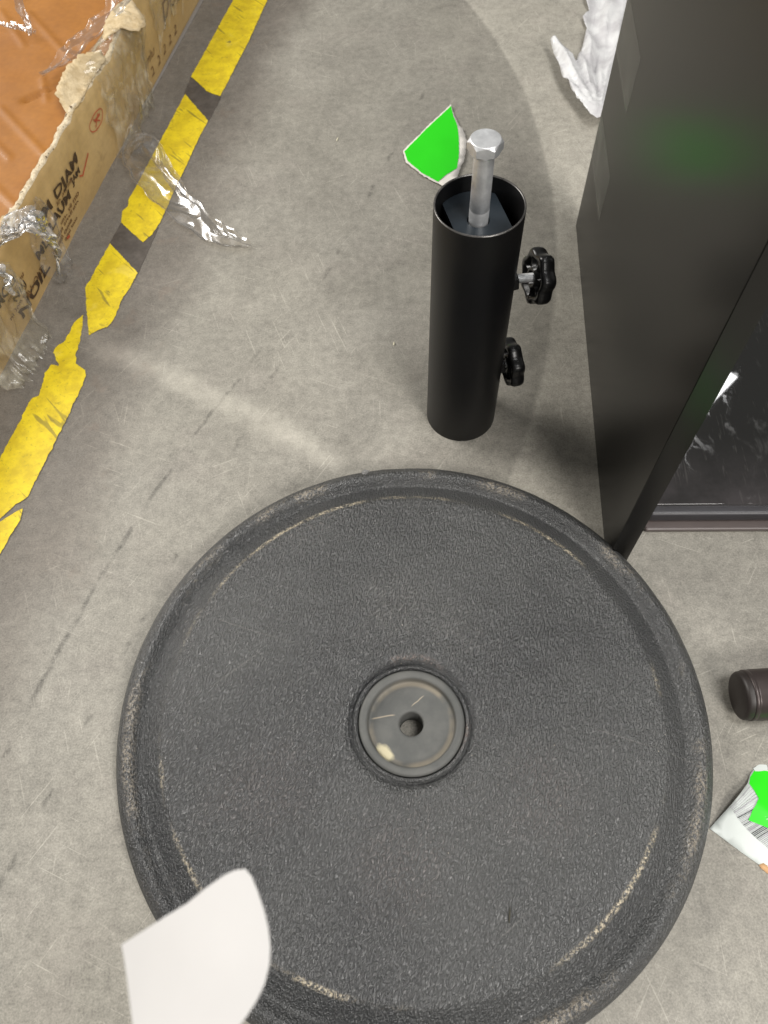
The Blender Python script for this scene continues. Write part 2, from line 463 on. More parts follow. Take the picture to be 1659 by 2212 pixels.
def mat_tornboard():
    g = G('torn_corrugated_edge'); n = g.noise(130, 5, .75); v = g.noise(1, 2, .5, .3, g.map((170, 105, 60), (0, 0, -.24)))
    col = g.mix(n.ramp(.3, .7), (.50, .40, .26), (.82, .71, .52)); col = g.mix(v.ramp(.64, .70)*.9, col, (.10, .06, .03))
    g.set(col=col, rough=.9, spec=.2); g.bump(n, 1.0, .003); return g.m
M_tornb = mat_tornboard()
M_fluff = None
g = G('torn_paper_fluff'); n = g.noise(70, 6, .75)
g.set(col=g.mix(n.ramp(.3, .7), (.48, .36, .20), (.70, .57, .37)), rough=.95, spec=.1); g.bump(n, .9, .003); M_fluff = g.m
M_ink = simple('dark_brown_print_ink', (.055, .030, .014), .6, nz=.9, bump=0)
M_inkpale = simple('brown_print_ink', (.16, .085, .03), .6, nz=.5, bump=0)
M_red = simple('red_print_ink', (.42, .085, .035), .6, nz=.4, bump=0)

def mat_film(name, haze, tint=(1, 1, 1), gloss=.16, rough=.10, hcol=(.85, .83, .80), bscale=90, fk=.7):
    g = G(name); t = g.t; L = t.links
    tr = t.nodes.new('ShaderNodeBsdfTransparent'); tr.inputs[0].default_value = tint+(1,)
    df = t.nodes.new('ShaderNodeBsdfDiffuse'); df.inputs[0].default_value = hcol+(1,)
    gl = t.nodes.new('ShaderNodeBsdfGlossy'); gl.inputs['Roughness'].default_value = rough; gl.inputs[0].default_value = (.6, .6, .6, 1)
    bp = t.nodes.new('ShaderNodeBump'); bp.inputs['Strength'].default_value = .35; bp.inputs['Distance'].default_value = .001
    nn = g.noise(bscale, 3, .6, .8); L.new(nn.k, bp.inputs['Height']); L.new(bp.outputs[0], gl.inputs['Normal'])
    hz = g.noise(bscale*.45, 4, .65, 1.0).ramp(.45, .75, haze*.45, haze*2.2)
    m1 = t.nodes.new('ShaderNodeMixShader'); L.new(hz.k, m1.inputs[0]); L.new(tr.outputs[0], m1.inputs[1]); L.new(df.outputs[0], m1.inputs[2])
    lw = t.nodes.new('ShaderNodeLayerWeight'); lw.inputs[0].default_value = .35; L.new(bp.outputs[0], lw.inputs['Normal'])
    fr = X(g, lw.outputs['Fresnel'])*fk + gloss
    m2 = t.nodes.new('ShaderNodeMixShader'); L.new(fr.min(1).k, m2.inputs[0]); L.new(m1.outputs[0], m2.inputs[1]); L.new(gl.outputs[0], m2.inputs[2])
    L.new(m2.outputs[0], g.out.inputs['Surface']); t.nodes.remove(g.b); return g.m
M_film = mat_film('clear_stretch_film', .10, gloss=.025, rough=.2, fk=.35)
M_ctape = mat_film('clear_packing_tape', .10, (.95, .93, .90), gloss=.03, rough=.24, fk=.4, bscale=60)
M_milky = mat_film('bunched_stretch_film', .62, gloss=.12, rough=.14, bscale=150)
M_veil = mat_film('cloudy_stretch_film', .15, (1, .99, .96), gloss=.03, rough=.18, fk=.3, hcol=(.80, .75, .60))
M_ptape = mat_film('clear_tape_on_board', .045, (1, 1, 1), gloss=.0, rough=.25, fk=.16, hcol=(.60, .62, .54), bscale=40)

# ------------------------------------------------------------------ floor
bm = bmesh.new(); bmesh.ops.create_grid(bm, x_segments=1, y_segments=1, size=6)
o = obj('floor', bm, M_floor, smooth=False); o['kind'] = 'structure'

# ------------------------------------------------------------------ floor marking tape
def piece(name, pxp, mat, parent, z, amp=.0007, seed=1):
    poly = rag(px(pxp), amp, .0018, seed)
    b = sheet(poly, .012, lambda x, y: z+.0004*noise.noise(Vector((x*40, y*40, seed)))*(mat is M_tape), thick=.0003)
    return obj(name, b, mat, parent, smooth=False)
A1 = at(400, 300)
tp = thing('floor_tape', 'worn yellow and black striped marking tape on floor beside the cardboard box', 'floor tape', (0, 0, 0), 'striped tape stuck to the floor')
piece('black_section', [(413, 166), (398, 203), (451, 263), (478, 210), (446, 199)], M_btape, tp, .0006)
piece('black_section', [(262, 481), (236, 528), (298, 593), (343, 491), (309, 526)], M_btape, tp, .0006, seed=4)
piece('yellow_section', [(545, -90), (505, 0), (413, 167), (440, 191), (446, 198), (460, 204), (476, 209), (488, 186), (540, 85), (578, 0), (622, -95)], M_tape, tp, .0011)
piece('yellow_section', [(400, 204), (366, 270), (335, 327), (303, 388), (278, 433), (276, 447), (265, 457), (262, 482), (309, 525), (329, 507), (337, 496), (346, 482), (355, 462), (389, 387), (395, 375), (436, 287), (450, 262)], M_tape, tp, .0011, seed=2)
piece('yellow_section', [(238, 527), (195, 606), (185, 621), (187, 660), (190, 699), (193, 725), (212, 714), (232, 708), (246, 690), (253, 676), (262, 651), (281, 622), (298, 591)], M_tape, tp, .0011, .0010, seed=3)
tp2 = thing('floor_tape', 'ragged yellow marking tape with torn top end and a dark crack near lower left', 'floor tape', (0, 0, 0), 'striped tape stuck to the floor')
piece('yellow_section', [(180, 681), (160, 699), (150, 722), (138, 741), (128, 745), (115, 763), (122, 778), (128, 791), (112, 789), (98, 807), (90, 840), (84, 856), (67, 863), (50, 898), (32, 936), (18, 955), (9, 978), (-10, 1010), (-60, 1090), (-95, 1170), (-60, 1150), (0, 1122), (33, 1092), (61, 1073), (95, 1005), (167, 859), (176, 836), (185, 815), (184, 801), (164, 786), (165, 768), (177, 722)], M_tape, tp2, .0011, .0012, seed=5)
piece('yellow_section', [(50, 1099), (45, 1123), (22, 1160), (0, 1199), (-60, 1290), (-120, 1290), (-95, 1185), (-50, 1160), (0, 1129), (32, 1108)], M_tape, tp2, .0011, seed=6)

# ------------------------------------------------------------------ cardboard box
BA = Vector((-.405, .641, 0)); BD = Vector((.2362, .9717, 0)).normalized(); BN = Vector((BD.y, -BD.x, 0))
def bw(s, n, z): return BA + BD*s + BN*n + Vector((0, 0, z))
ORG = bw(.2, 0, 0)
bx = thing('cardboard_box', 'torn shallow cardboard box with dark printing, lying beside the yellow floor tape', 'box', ORG)
def top_out(s):
    h = .094 + .005*noise.noise(Vector((s*9, 1, 2))) + .0035*noise.noise(Vector((s*45, 4, 2)))
    if s < .05: h -= .010*min(1, (.05-s)/.15)
    if s > .38: h += .010*min(1, (s-.38)/.1)
    return h
bm = bmesh.new(); N = 420; rows = []; s0, s1 = -.42, 1.05; lay = []
for i in range(N+1):
    s = s0+(s1-s0)*i/N; h = top_out(s); crush = .5+.5*noise.noise(Vector((s*6, 9, 1)))
    row = []; K = 10
    for k in range(K+1):
        z = h*k/K
        wob = .0022*noise.noise(Vector((s*13, z*30, 5))) + (.0018*noise.noise(Vector((s*60, z*60, 3))) if z > .05 else 0)
        wob += -.006*max(0, (z-.06)/.035)**2*crush
        row.append(bm.verts.new(bw(s, wob, z)))
    th = .010+.004*noise.noise(Vector((s*30, 3, 3)))+.002*noise.noise(Vector((s*120, 3, 9)))
    c0 = row[-1].co.copy()
    row.append(bm.verts.new(c0 - BN*(th*.35) + Vector((0, 0, .0018+.003*noise.noise(Vector((s*160, 1, 7)))))))
    row.append(bm.verts.new(c0 - BN*(th*.70) + Vector((0, 0, .0008+.003*noise.noise(Vector((s*150, 5, 7)))))))
    row.append(bm.verts.new(c0 - BN*th + Vector((0, 0, -.002))))
    row.append(bm.verts.new(bw(s, -th, 0)))
    rows.append(row)
mi = []
for i in range(N):
    for k in range(len(rows[0])-1):
        f = bm.faces.new((rows[i][k], rows[i+1][k], rows[i+1][k+1], rows[i][k+1])); f.material_index = 1 if 10 <= k <= 12 else 0
bmesh.ops.reverse_faces(bm, faces=bm.faces)
obj('wall', shift(bm, ORG), None, bx, mats=[M_box, M_tornb])
for (sa, sb) in ((-.42, -.412), (1.042, 1.05)):
    bm = bmesh.new()
    vs = [bm.verts.new(bw(s, n, z)) for s in (sa, sb) for n in (-.012, -.7) for z in (0.002, .09)]
    bmesh.ops.convex_hull(bm, input=vs); obj('wall', shift(bm, ORG), M_box, bx, smooth=False)
bm = bmesh.new(); vs = [bm.verts.new(bw(s, n, z)) for s in (-.411, 1.041) for n in (-.013, -.7) for z in (0.001, .008)]
bmesh.ops.convex_hull(bm, input=vs); obj('bottom', shift(bm, ORG), M_box, bx, smooth=False)
# corrugation seen at the very foot: a grey lip of the tray on the far stretch
bm = bmesh.new()
for i in range(60):
    pass
rws = []
for i in range(61):
    s = .40+.65*i/60; w = .0015+.004*min(1, i/25)
    rws.append([bm.verts.new(bw(s, a, z)) for a, z in ((.001, .0012), (w, .0022), (w+.0015, .0004))])
for i in range(60):
    for k in range(2): bm.faces.new((rws[i][k], rws[i][k+1], rws[i+1][k+1], rws[i+1][k]))
obj('bottom_lip', shift(bm, ORG), simple('grey_film_lip', (.22, .20, .18), .4), bx)

# torn flaps peeled over the wall top
def flap(name, outline, zf, parent, mat, seed, amp=.0025):
    """outline in wall coordinates (s along, n outwards)"""
    def ztf(x, y):
        v = Vector((x, y, 0))-BA; s = v.dot(BD); n = v.dot(BN)
        return zf(s, n)+amp*.7*noise.noise(Vector((x*70, y*70, seed)))+amp*.25*noise.noise(Vector((x*260, y*260, seed)))
    poly = rag([tuple((BA+BD*s+BN*n)[:2]) for s, n in outline], .0022, .003, seed)
    return obj(name, shift(sheet(poly, .006, ztf, thick=.0012), ORG), mat, parent)
flap('torn_flap', [(.262, -.006), (.285, -.028), (.330, -.034), (.365, -.030), (.392, -.014), (.380, -.003), (.33, -.004), (.29, -.002)], lambda s, n: .097+.010*max(0, -n-.008)/.02, bx, M_fluff, 3)
flap('torn_flap', [(.400, -.010), (.430, -.022), (.480, -.024), (.50, -.012), (.475, .014), (.455, .026), (.438, .022), (.43, .002)], lambda s, n: .108-.35*max(0, n)-.1*max(0, -n), bx, M_fluff, 5, .004)
flap('torn_flap', [(.52, -.008), (.55, -.024), (.62, -.022), (.70, -.025), (.72, -.010), (.66, .002), (.58, .0)], lambda s, n: .108, bx, M_fluff, 8, .004)
flap('torn_flap', [(-.03, -.008), (-.01, -.022), (.06, -.024), (.09, -.010), (.05, .0), (.0, .002)], lambda s, n: .097, bx, M_fluff, 9, .003)

# printing on the outer wall
def word(txt, s, z, h, mat, parent, stretch=1.0, slant=0.0, name='printed_word', flip=False, bold=0.0):
    cu = bpy.data.curves.new(name, 'FONT'); cu.body = txt; cu.size = h*1.4; cu.offset = bold; cu.shear = slant
    to = bpy.data.objects.new(name, cu); S.collection.objects.link(to)
    bpy.context.view_layer.update()
    me = bpy.data.meshes.new_from_object(to.evaluated_get(bpy.context.evaluated_depsgraph_get()))
    bpy.data.objects.remove(to); bpy.data.curves.remove(cu)
    b = bmesh.new(); b.from_mesh(me); bpy.data.meshes.remove(me)
    bmesh.ops.triangulate(b, faces=b.faces[:])
    bmesh.ops.subdivide_edges(b, edges=[e for e in b.edges if e.calc_length() > .004], cuts=1)
    for v in b.verts:
        ss, zz = v.co.x*stretch, v.co.y
        if flip: ss, zz = -ss, -zz
        ss += s; zz += z
        ss += .0035*noise.noise(Vector((ss*70, zz*160, 2))); zz += .0012*noise.noise(Vector((ss*90, zz*200, 6)))
        wob = .0022*noise.noise(Vector((ss*13, zz*30, 5))) + (.0018*noise.noise(Vector((ss*60, zz*60, 3))) if zz > .05 else 0)
        crush = .5+.5*noise.noise(Vector((ss*6, 9, 1))); wob += -.006*max(0, (zz-.06)/.035)**2*crush
        v.co = bw(ss, wob+.0011, zz)
    return obj(name, shift(b, ORG), mat, parent, smooth=False)
word('M DJAM', .130, .0555, .0125, M_ink, bx, 1.75, bold=.0006)
word('LAUM', .130, .0375, .0110, M_ink, bx, 1.55, bold=.0006)
word('NOIL', .015, .0110, .0120, M_ink, bx, 2.1, bold=.0005)
word('MOLI', -.005, .0500, .0110, M_ink, bx, 1.2, bold=.0004)
word('ML', .085, .0330, .0110, M_ink, bx, 1.6, bold=.0004)
word('NIAJ', .020, .0330, .0085, M_ink, bx, 1.3, bold=.0003)
word('um. nil mo', .150, .0290, .0050, M_inkpale, bx, 2.0, bold=.0002)
word('lim omil am', .135, .0230, .0050, M_inkpale, bx, 2.0, bold=.0002)
word('ol mil oma', .115, .0165, .0050, M_inkpale, bx, 2.0, bold=.0002)
word('lo. mi mia', .160, .0500, .0045, M_inkpale, bx, 2.0, bold=.0002)
word('mil ol mi', .010, .0430, .0050, M_inkpale, bx, 1.8, bold=.0002)
word('ni lom ol', .000, .0260, .0050, M_inkpale, bx, 1.8, bold=.0002)
word('DO2', .555, .0430, .0230, M_inkpale, bx, 1.25, slant=.3, bold=.0001)
word('2  2  2  2  2', .475, .0120, .0110, M_inkpale, bx, 1.6, slant=.3)
word('mlu', .470, .0300, .0120, M_inkpale, bx, 1.3, slant=.4)
word('AJDAM', -.075, .0560, .0110, M_ink, bx, 1.3, bold=.0004)
word('JAM', .205, .0440, .0080, M_ink, bx, 1.4, bold=.0004)
word('MI LOAD', .035, .0190, .0070, M_inkpale, bx, 1.4, bold=.0003)
word('oml imo', .145, .0100, .0045, M_inkpale, bx, 2.0, bold=.0002)
# red ringed mark with a cross, and a red tick
def stroke(pts, w, mat, name):
    b = bmesh.new(); rr = []
    P = [Vector(p) for p in pts]
    for i, p in enumerate(P):
        t = (P[min(i+1, len(P)-1)]-P[max(i-1, 0)]).normalized(); n = Vector((-t.y, t.x))
        row = []
        for sg in (-1, 1):
            q = p+n*w*.5*sg; crush = .5+.5*noise.noise(Vector((q.x*6, 9, 1)))
            wob = .0022*noise.noise(Vector((q.x*13, q.y*30, 5)))+(.0018*noise.noise(Vector((q.x*60, q.y*60, 3))) if q.y > .05 else 0)-.006*max(0, (q.y-.06)/.035)**2*crush
            row.append(b.verts.new(bw(q.x, wob+.0012, q.y)))
        rr.append(row)
    for i in range(len(rr)-1): b.faces.new((rr[i][0], rr[i][1], rr[i+1][1], rr[i+1][0]))
    return obj(name, shift(b, ORG), mat, bx, smooth=False)
stroke([(.305+.020*math.cos(a), .0625+.0085*math.sin(a)) for a in [2*PI*k/28 for k in range(29)]], .0013, M_red, 'printed_ring')
stroke([(.298, .0575), (.312, .0675)], .0018, M_red, 'printed_cross'); stroke([(.298, .0675), (.312, .0575)], .0018, M_red, 'printed_cross')
stroke([(.300, .0640), (.316, .0640)], .0030, M_red, 'printed_cross')
stroke([(.225, .0415), (.232, .0375), (.262, .0470)], .0022, M_red, 'printed_tick')
stroke([(.150, .0100), (.158, .0080)], .0035, M_red, 'printed_tick')

# kraft sheet inside, under film, with raised creases
CRS = [((0, 232), (225, 470)), ((-20, 395), (60, 470)), ((60, 25), (195, 170)), ((90, 165), (100, 215)), ((0, 20), (50, 95)), ((20, 340), (-20, 300))]
CRW = [(Vector(at(*a, .085)[:2]), Vector(at(*b, .085)[:2])) for a, b in CRS]
sl0, sl1 = Vector(at(55, 213, .085)[:2]), Vector(at(180, 152, .085)[:2])
def segd(p, a, b):
    t = max(0, min(1, (p-a).dot(b-a)/(b-a).length_squared)); return (p-(a+(b-a)*t)).length
bm = bmesh.new(); nx, ny = 150, 300; gr = []
for i in range(ny+1):
    s = -.40+1.43*i/ny; row = []
    for j in range(nx+1):
        n = -.013-.55*(j/nx)**1.3
        p = BA+BD*s+BN*n; q = Vector((p.x, p.y))
        z = .083+.003*noise.noise(Vector((p.x*5, p.y*5, 1)))+.0007*noise.noise(Vector((p.x*30, p.y*30, 1)))
        for a, b in CRW:
            dd = segd(q, a, b); z += .0022*math.exp(-(dd/.0035)**2)
        z -= .006*math.exp(-(segd(q, sl0, sl1)/.0045)**2)
        row.append(bm.verts.new((p.x, p.y, z)))
    gr.append(row)
for i in range(ny):
    for j in range(nx): bm.faces.new((gr[i][j], gr[i+1][j], gr[i+1][j+1], gr[i][j+1]))
bm.normal_update()
if bm.faces[0 if not hasattr(bm.faces, 'ensure_lookup_table') else (bm.faces.ensure_lookup_table() or 0)].normal.z < 0: bmesh.ops.reverse_faces(bm, faces=bm.faces)
tag(obj('kraft_board', bm, M_orange), 'orange brown kraft board with creases, lying inside the torn cardboard box', 'cardboard')

# ------------------------------------------------------------------ films and tapes on the box
UP = (0, 0, 1)
def film(name, pts, widths, mat, label, amp=.003, seed=1, m=14, n=10, freq=60, smooth=True, cat='plastic film', up=UP, upf=None, sides=None, an=.4, group='loose stretch film on the cardboard box'):
    return tag(obj(name, ribbon(pts, widths, up, amp, seed, m*2, n*2, freq, upf=upf, sides=sides, an=an), mat, smooth=smooth), label, cat, group)
def P3(x, y, z): return tuple(at(x, y, z))
# crinkled strip lying over the kraft board, running to the top edge
film('stretch_film', [P3(92, 168, .089), P3(150, 118, .092), P3(205, 68, .095), P3(250, 20, .105), P3(285, -25, .112)], [.006, .020, .028, .032, .03], M_film,
     'crinkled clear film strip shining across the orange kraft board', .006, 2, 16, 12, 50)
film('stretch_film', [P3(-10, 52, .088), P3(25, 60, .090), P3(62, 68, .092), P3(78, 72, .089)], [.008, .012, .010, .004], M_film,
     'small glinting film fold at the far left of the kraft board', .005, 4, 8, 8, 90)
film('stretch_film', [P3(40, -15, .088), P3(45, 20, .091), P3(62, 55, .091), P3(66, 80, .088)], [.012, .012, .008, .004], M_film,
     'narrow upright film fold near the top left of the kraft board', .004, 6, 8, 8, 90)
# sheet draped down the outer wall
film('stretch_film', [P3(165, 170, .092), tuple(bw(.40, -.02, .102)), tuple(bw(.405, .003, .106)), tuple(bw(.41, .010, .085)), tuple(bw(.40, .008, .055)), tuple(bw(.39, .010, .025)), tuple(bw(.38, .016, .004))],
     [.10, .13, .15, .16, .16, .14, .12], M_veil, 'cloudy film sheet draped over the printed wall of the cardboard box', .0035, 8, 40, 12, 75, an=.18, sides=(BD.x, BD.y, 0))
film('stretch_film', [tuple(bw(.62, -.02, .112)), tuple(bw(.63, .003, .113)), tuple(bw(.63, .009, .095)), tuple(bw(.62, .007, .070)), tuple(bw(.60, .007, .045))],
     [.16, .18, .20, .2, .16], M_veil, 'cloudy film sheet over the box wall at the top of the photo', .0035, 11, 40, 12, 75, an=.18, sides=(BD.x, BD.y, 0))
# white bunched loop at lower left
film('stretch_film', [P3(-15, 535, .090), P3(10, 512, .100), P3(38, 486, .108), P3(70, 478, .108), P3(95, 500, .085), P3(112, 530, .060), P3(120, 556, .040), P3(122, 590, .018)],
     [.010, .014, .024, .034, .018, .008, .005, .004], M_milky, 'white bunched film rope pulled over the box wall at left', .006, 13, 14, 12, 110, upf=lambda c: (.5, -.3, .8))
film('stretch_film', [P3(66, 470, .108), tuple(bw(.115, .006, .082)), tuple(bw(.110, .009, .055)), tuple(bw(.105, .012, .028)), tuple(bw(.100, .022, .004))],
     [.02, .045, .062, .060, .035], M_film, 'clear round pocket of film hanging below the white film rope', .004, 15, 22, 12, 70, sides=(BD.x, BD.y, 0))
film('stretch_film', [P3(-30, 560, .098), tuple(bw(-.02, .002, .100)), tuple(bw(-.015, .010, .075)), tuple(bw(-.02, .013, .045)), tuple(bw(-.03, .020, .015)), tuple(bw(-.035, .036, .002))],
     [.07, .10, .11, .11, .10, .08], M_veil, 'yellowish cloudy film hanging to the floor at the lower left end of the box', .005, 17, 36, 12, 60, an=.3, sides=(BD.x, BD.y, 0))
film('stretch_film', [P3(-30, 612, .092), P3(-5, 590, .100), P3(12, 600, .092), P3(22, 618, .080), P3(28, 636, .066)], [.02, .018, .012, .008, .004], M_milky,
     'small white curl of film at the left border below the film rope', .005, 19, 10, 10, 120)
# clear packing tape tail hanging down and across the floor
film('packing_tape', [P3(300, 205, .060), P3(300, 250, .035), P3(296, 292, .014), P3(290, 330, .010), P3(318, 372, .013), P3(355, 416, .012), P3(405, 462, .009), P3(455, 500, .006), P3(500, 522, .004), P3(540, 534, .002)],
     [.030, .030, .026, .034, .046, .046, .040, .034, .028, .010], M_ctape, 'twisted clear packing tape tail trailing from the box across the yellow floor tape', .0060, 23, 18, 14, 30, an=.4, cat='tape', group=None)
film('packing_tape', [P3(262, 345, .006), P3(285, 318, .014), P3(320, 305, .018), P3(350, 350, .008), P3(380, 400, .004), P3(415, 455, .002)],
     [.022, .026, .020, .020, .018, .006], M_ctape, 'thin clear tape loop lying at the foot of the box under the tape tail', .004, 29, 12, 12, 38, cat='tape', group=None)

# ------------------------------------------------------------------ umbrella base
BC = Vector((.012, .1715, 0))
ub = thing('umbrella_base', 'large round black grained umbrella base lying flat on the concrete', 'umbrella base', BC)
prof = [(.0440, .026), (.0442, .0325), (.0455, .0345), (.0470, .0340), (.0478, .0332), (.0488, .0300), (.0498, .0302), (.0515, .0335), (.0540, .0348), (.0580, .0352), (.20, .0335), (.2052, .0334), (.2076, .0322),
        (.2110, .0303), (.2170, .0268), (.2226, .0232), (.2248, .0220), (.2266, .0224), (.2296, .0256), (.2325, .0284), (.2350, .0294), (.2378, .0288), (.2425, .0256), (.2458, .0212), (.2472, .0160), (.2478, .0100), (.2482, .004), (.2480, .0)]
pr_ = dens(prof, .0022)
def warp(r, z, a):
    k = max(0, min(1, (.248-r)/.205))
    w = .0010*noise.noise(Vector((math.cos(a)*2.6, math.sin(a)*2.6, 3))) + .0007*noise.noise(Vector((math.cos(a)*9, math.sin(a)*9, 1)))
    e = math.exp(-((r-.208)/.008)**2)
    return r+w*e, z+.0006*noise.noise(Vector((math.cos(a)*3*r*20, math.sin(a)*3*r*20, 5))), 0, -.0075*k
bm = bmesh.new(); lathe(bm, pr_, 320, fn=warp); bmesh.ops.recalc_face_normals(bm, faces=bm.faces)
bm.faces.ensure_lookup_table()
obj('shell', bm, M_grain, ub)
bm = bmesh.new()
hp = [(.0436, .020), (.0434, .0335), (.0420, .0350), (.0405, .0352), (.0372, .0350), (.0362, .0335), (.0355, .0285), (.0345, .0276), (.0120, .0276), (.0104, .0272), (.0098, .0255), (.0098, .003)]
lathe(bm, dens(hp, .0012), 128); bmesh.ops.recalc_face_normals(bm, faces=bm.faces); bm.normal_update()
if sum(f.normal.z*f.calc_area() for f in bm.faces) < 0: bmesh.ops.reverse_faces(bm, faces=bm.faces)
hub = obj('hub_insert', bm, M_hub, ub); hub.location = (0, -.0075, 0)
# chips of clear plastic and a splinter on the base
def chip(name, x, y, z, L_, w, ang, mat, label, cat, tilt=.2, h=.0006):
    b = bmesh.new()
    vs = [b.verts.new(Vector((L_*c, w*d, h*e))) for c, d, e in ((-.5, -.3, 0), (.1, -.5, 0), (.5, .05, 0), (.0, .5, 0), (-.4, .3, 0), (-.4, -.2, 1), (.2, 0, 1.3), (-.1, .25, 1))]
    bmesh.ops.convex_hull(b, input=vs)
    o = obj(name, b, mat, smooth=False); o.location = at(x, y, z); o.rotation_euler = (tilt, tilt*.5, ang); return tag(o, label, cat)
M_shard = mat_film('clear_plastic_shard', .5, gloss=.45, rough=.05)
M_splint = simple('dark_splinter', (.06, .055, .035), .6)
M_fleck = simple('cream_fleck', (.72, .68, .50), .6)
chip('plastic_shard', 790, 1019, .0308, .009, .005, .3, M_shard, 'tiny glinting clear shard on the upper rim of the round base', 'debris', .35)
chip('splinter', 1101, 1975, .0350, .012, .0012, 1.35, M_splint, 'short dark splinter lying on the lower part of the round base', 'debris', .05, .001)
chip('paper_fleck', 851, 742, .0006, .006, .0022, 1.4, M_fleck, 'tiny cream fleck on the bare concrete left of the black tube', 'debris', .05)
chip('paper_fleck', 729, 300, .0006, .010, .0018, 1.3, M_fleck, 'small pale curl on the concrete between yellow tape and green paper', 'debris', .05)

# ------------------------------------------------------------------ stand tube with knobs
TC = Vector((.0874, .4949, 0)); TR, THH = .0356, .2685
st = thing('stand_tube', 'upright matt black steel tube with two side knobs standing on the floor', 'tube', TC)
bm = bmesh.new()
lathe(bm, dens([(TR-.0014, 0), (TR-.0003, 0), (TR, .0005), (TR, THH-.0010)], .02), 128)
bmesh.ops.recalc_face_normals(bm, faces=bm.faces)
bm2 = bmesh.new(); lathe(bm2, dens([(TR, 0), (TR, THH-.0008)], .03), 128); bm.free()
lathe(bm2, dens([(TR-.0016, THH-.0008), (TR-.0016, .0)], .03), 128)
obj('tube_body', bm2, M_tube, st)
bm = bmesh.new(); lathe(bm, [(TR, THH-.0008), (TR-.0003, THH), (TR-.0013, THH), (TR-.0016, THH-.0008)], 128); obj('worn_rim', bm, M_cut, st)
# inner plate: disc with two straight sides
bm = bmesh.new(); ring = []
ZP = .2535
ang0 = math.radians(12)
for k in range(96):
    a = 2*PI*k/96; x, y = (TR-.0020)*math.cos(a), (TR-.0020)*math.sin(a); x = max(-.0215, min(.0225, x))
    ring.append((x, y))
def rot(x, y, a): return (x*math.cos(a)-y*math.sin(a), x*math.sin(a)+y*math.cos(a))
inn = [(.0088*math.cos(2*PI*k/96), .0088*math.sin(2*PI*k/96)) for k in range(96)]
lv = []
for pts_, z in ((inn, ZP-.004), (inn, ZP), (ring, ZP), (ring, ZP-.004)):
    lv.append([bm.verts.new((*rot(x, y, ang0), z)) for x, y in pts_])
for i in range(4):
    for k in range(96): bm.faces.new((lv[i][k], lv[i][(k+1) % 96], lv[(i+1) % 4][(k+1) % 96], lv[(i+1) % 4][k]))
bmesh.ops.recalc_face_normals(bm, faces=bm.faces)
obj('inner_plate', bm, M_plate, st, smooth=False)
bm = bmesh.new(); lathe(bm, [(.0335, .20), (.001, .20)], 64); obj('lower_plate', bm, M_knob, st, smooth=False)

def knob(parent, z, dist, ang, spin, tiltz=0.0):
    """axis along local +x from the tube"""
    R_ = .0232; T_ = .0135; nl = 7
    b = bmesh.new(); prof = [(0.0001, .0045), (.0055, .0045), (.006, .0), (.0085, .0), (.0092, .0042), (.0165, .0042), (.0172, .0008), (.0200, .0), (.0222, .0009), (.0232, .003), (.0234, .007), (.0230, .0105), (.0215, .0128), (.0180, .0138), (.008, .0138), (.0001, .0136)]
    rws = []
    for (r, x) in prof:
        row = []
        for k in range(140):
            a = 2*PI*k/140
            lob = 1 + (.075*(math.cos(nl*a+spin)) if r > .0185 else (.02*math.cos(nl*a+spin) if r > .012 else 0))
            rib = 0
            if .0090 < r < .0170 and math.cos(nl*a+spin) > .93: rib = -.0030
            row.append(b.verts.new((x+rib, r*lob*math.cos(a), r*lob*math.sin(a))))
        rws.append(row)
    for i in range(len(rws)-1):
        for k in range(140): b.faces.new((rws[i][k], rws[i][(k+1) % 140], rws[i+1][(k+1) % 140], rws[i+1][k]))
    bmesh.ops.recalc_face_normals(b, faces=b.faces)
    kn = obj('clamp_knob', b, M_knob, parent)
    kn.location = (math.cos(ang)*dist, math.sin(ang)*dist, z); kn.rotation_euler = (0, tiltz, ang)
    b = bmesh.new(); L_ = dist-.026; n = int(L_/.0011)*8; rws = []
    for i in range(n+1):
        x = -L_+(L_+.004)*i/n; row = []
        for k in range(24):
            a = 2*PI*k/24; r = .0037+.0004*math.cos(2*PI*(x/.00125)-a)
            row.append(b.verts.new((x, r*math.cos(a), r*math.sin(a))))
        rws.append(row)
    for i in range(n):
        for k in range(24): b.faces.new((rws[i][k], rws[i][(k+1) % 24], rws[i+1][(k+1) % 24], rws[i+1][k]))
    bmesh.ops.recalc_face_normals(b, faces=b.faces)
    obj('threaded_stud', b, M_zinc, kn)
    # welded nut on the tube wall
    b = bmesh.new(); rr = []
    for x, r in ((-.004, .0090), (.0035, .0090), (.0045, .0082), (.0045, .0045)):
        rr.append([b.verts.new((x, r*math.cos(2*PI*k/6+.2), r*math.sin(2*PI*k/6+.2))) for k in range(6)])
    for i in range(3):
        for k in range(6): b.faces.new((rr[i][k], rr[i][(k+1) % 6], rr[i+1][(k+1) % 6], rr[i+1][k]))
    bmesh.ops.recalc_face_normals(b, faces=b.faces)
    nt = obj('weld_nut', b, M_tube, parent, smooth=False); nt.location = (math.cos(ang)*TR, math.sin(ang)*TR, z); nt.rotation_euler = (0, 0, ang)
    return kn
KA = math.radians(11)
knob(st, .179, .0535, KA, .4, .16)
knob(st, .067, .0420, KA, 1.1)

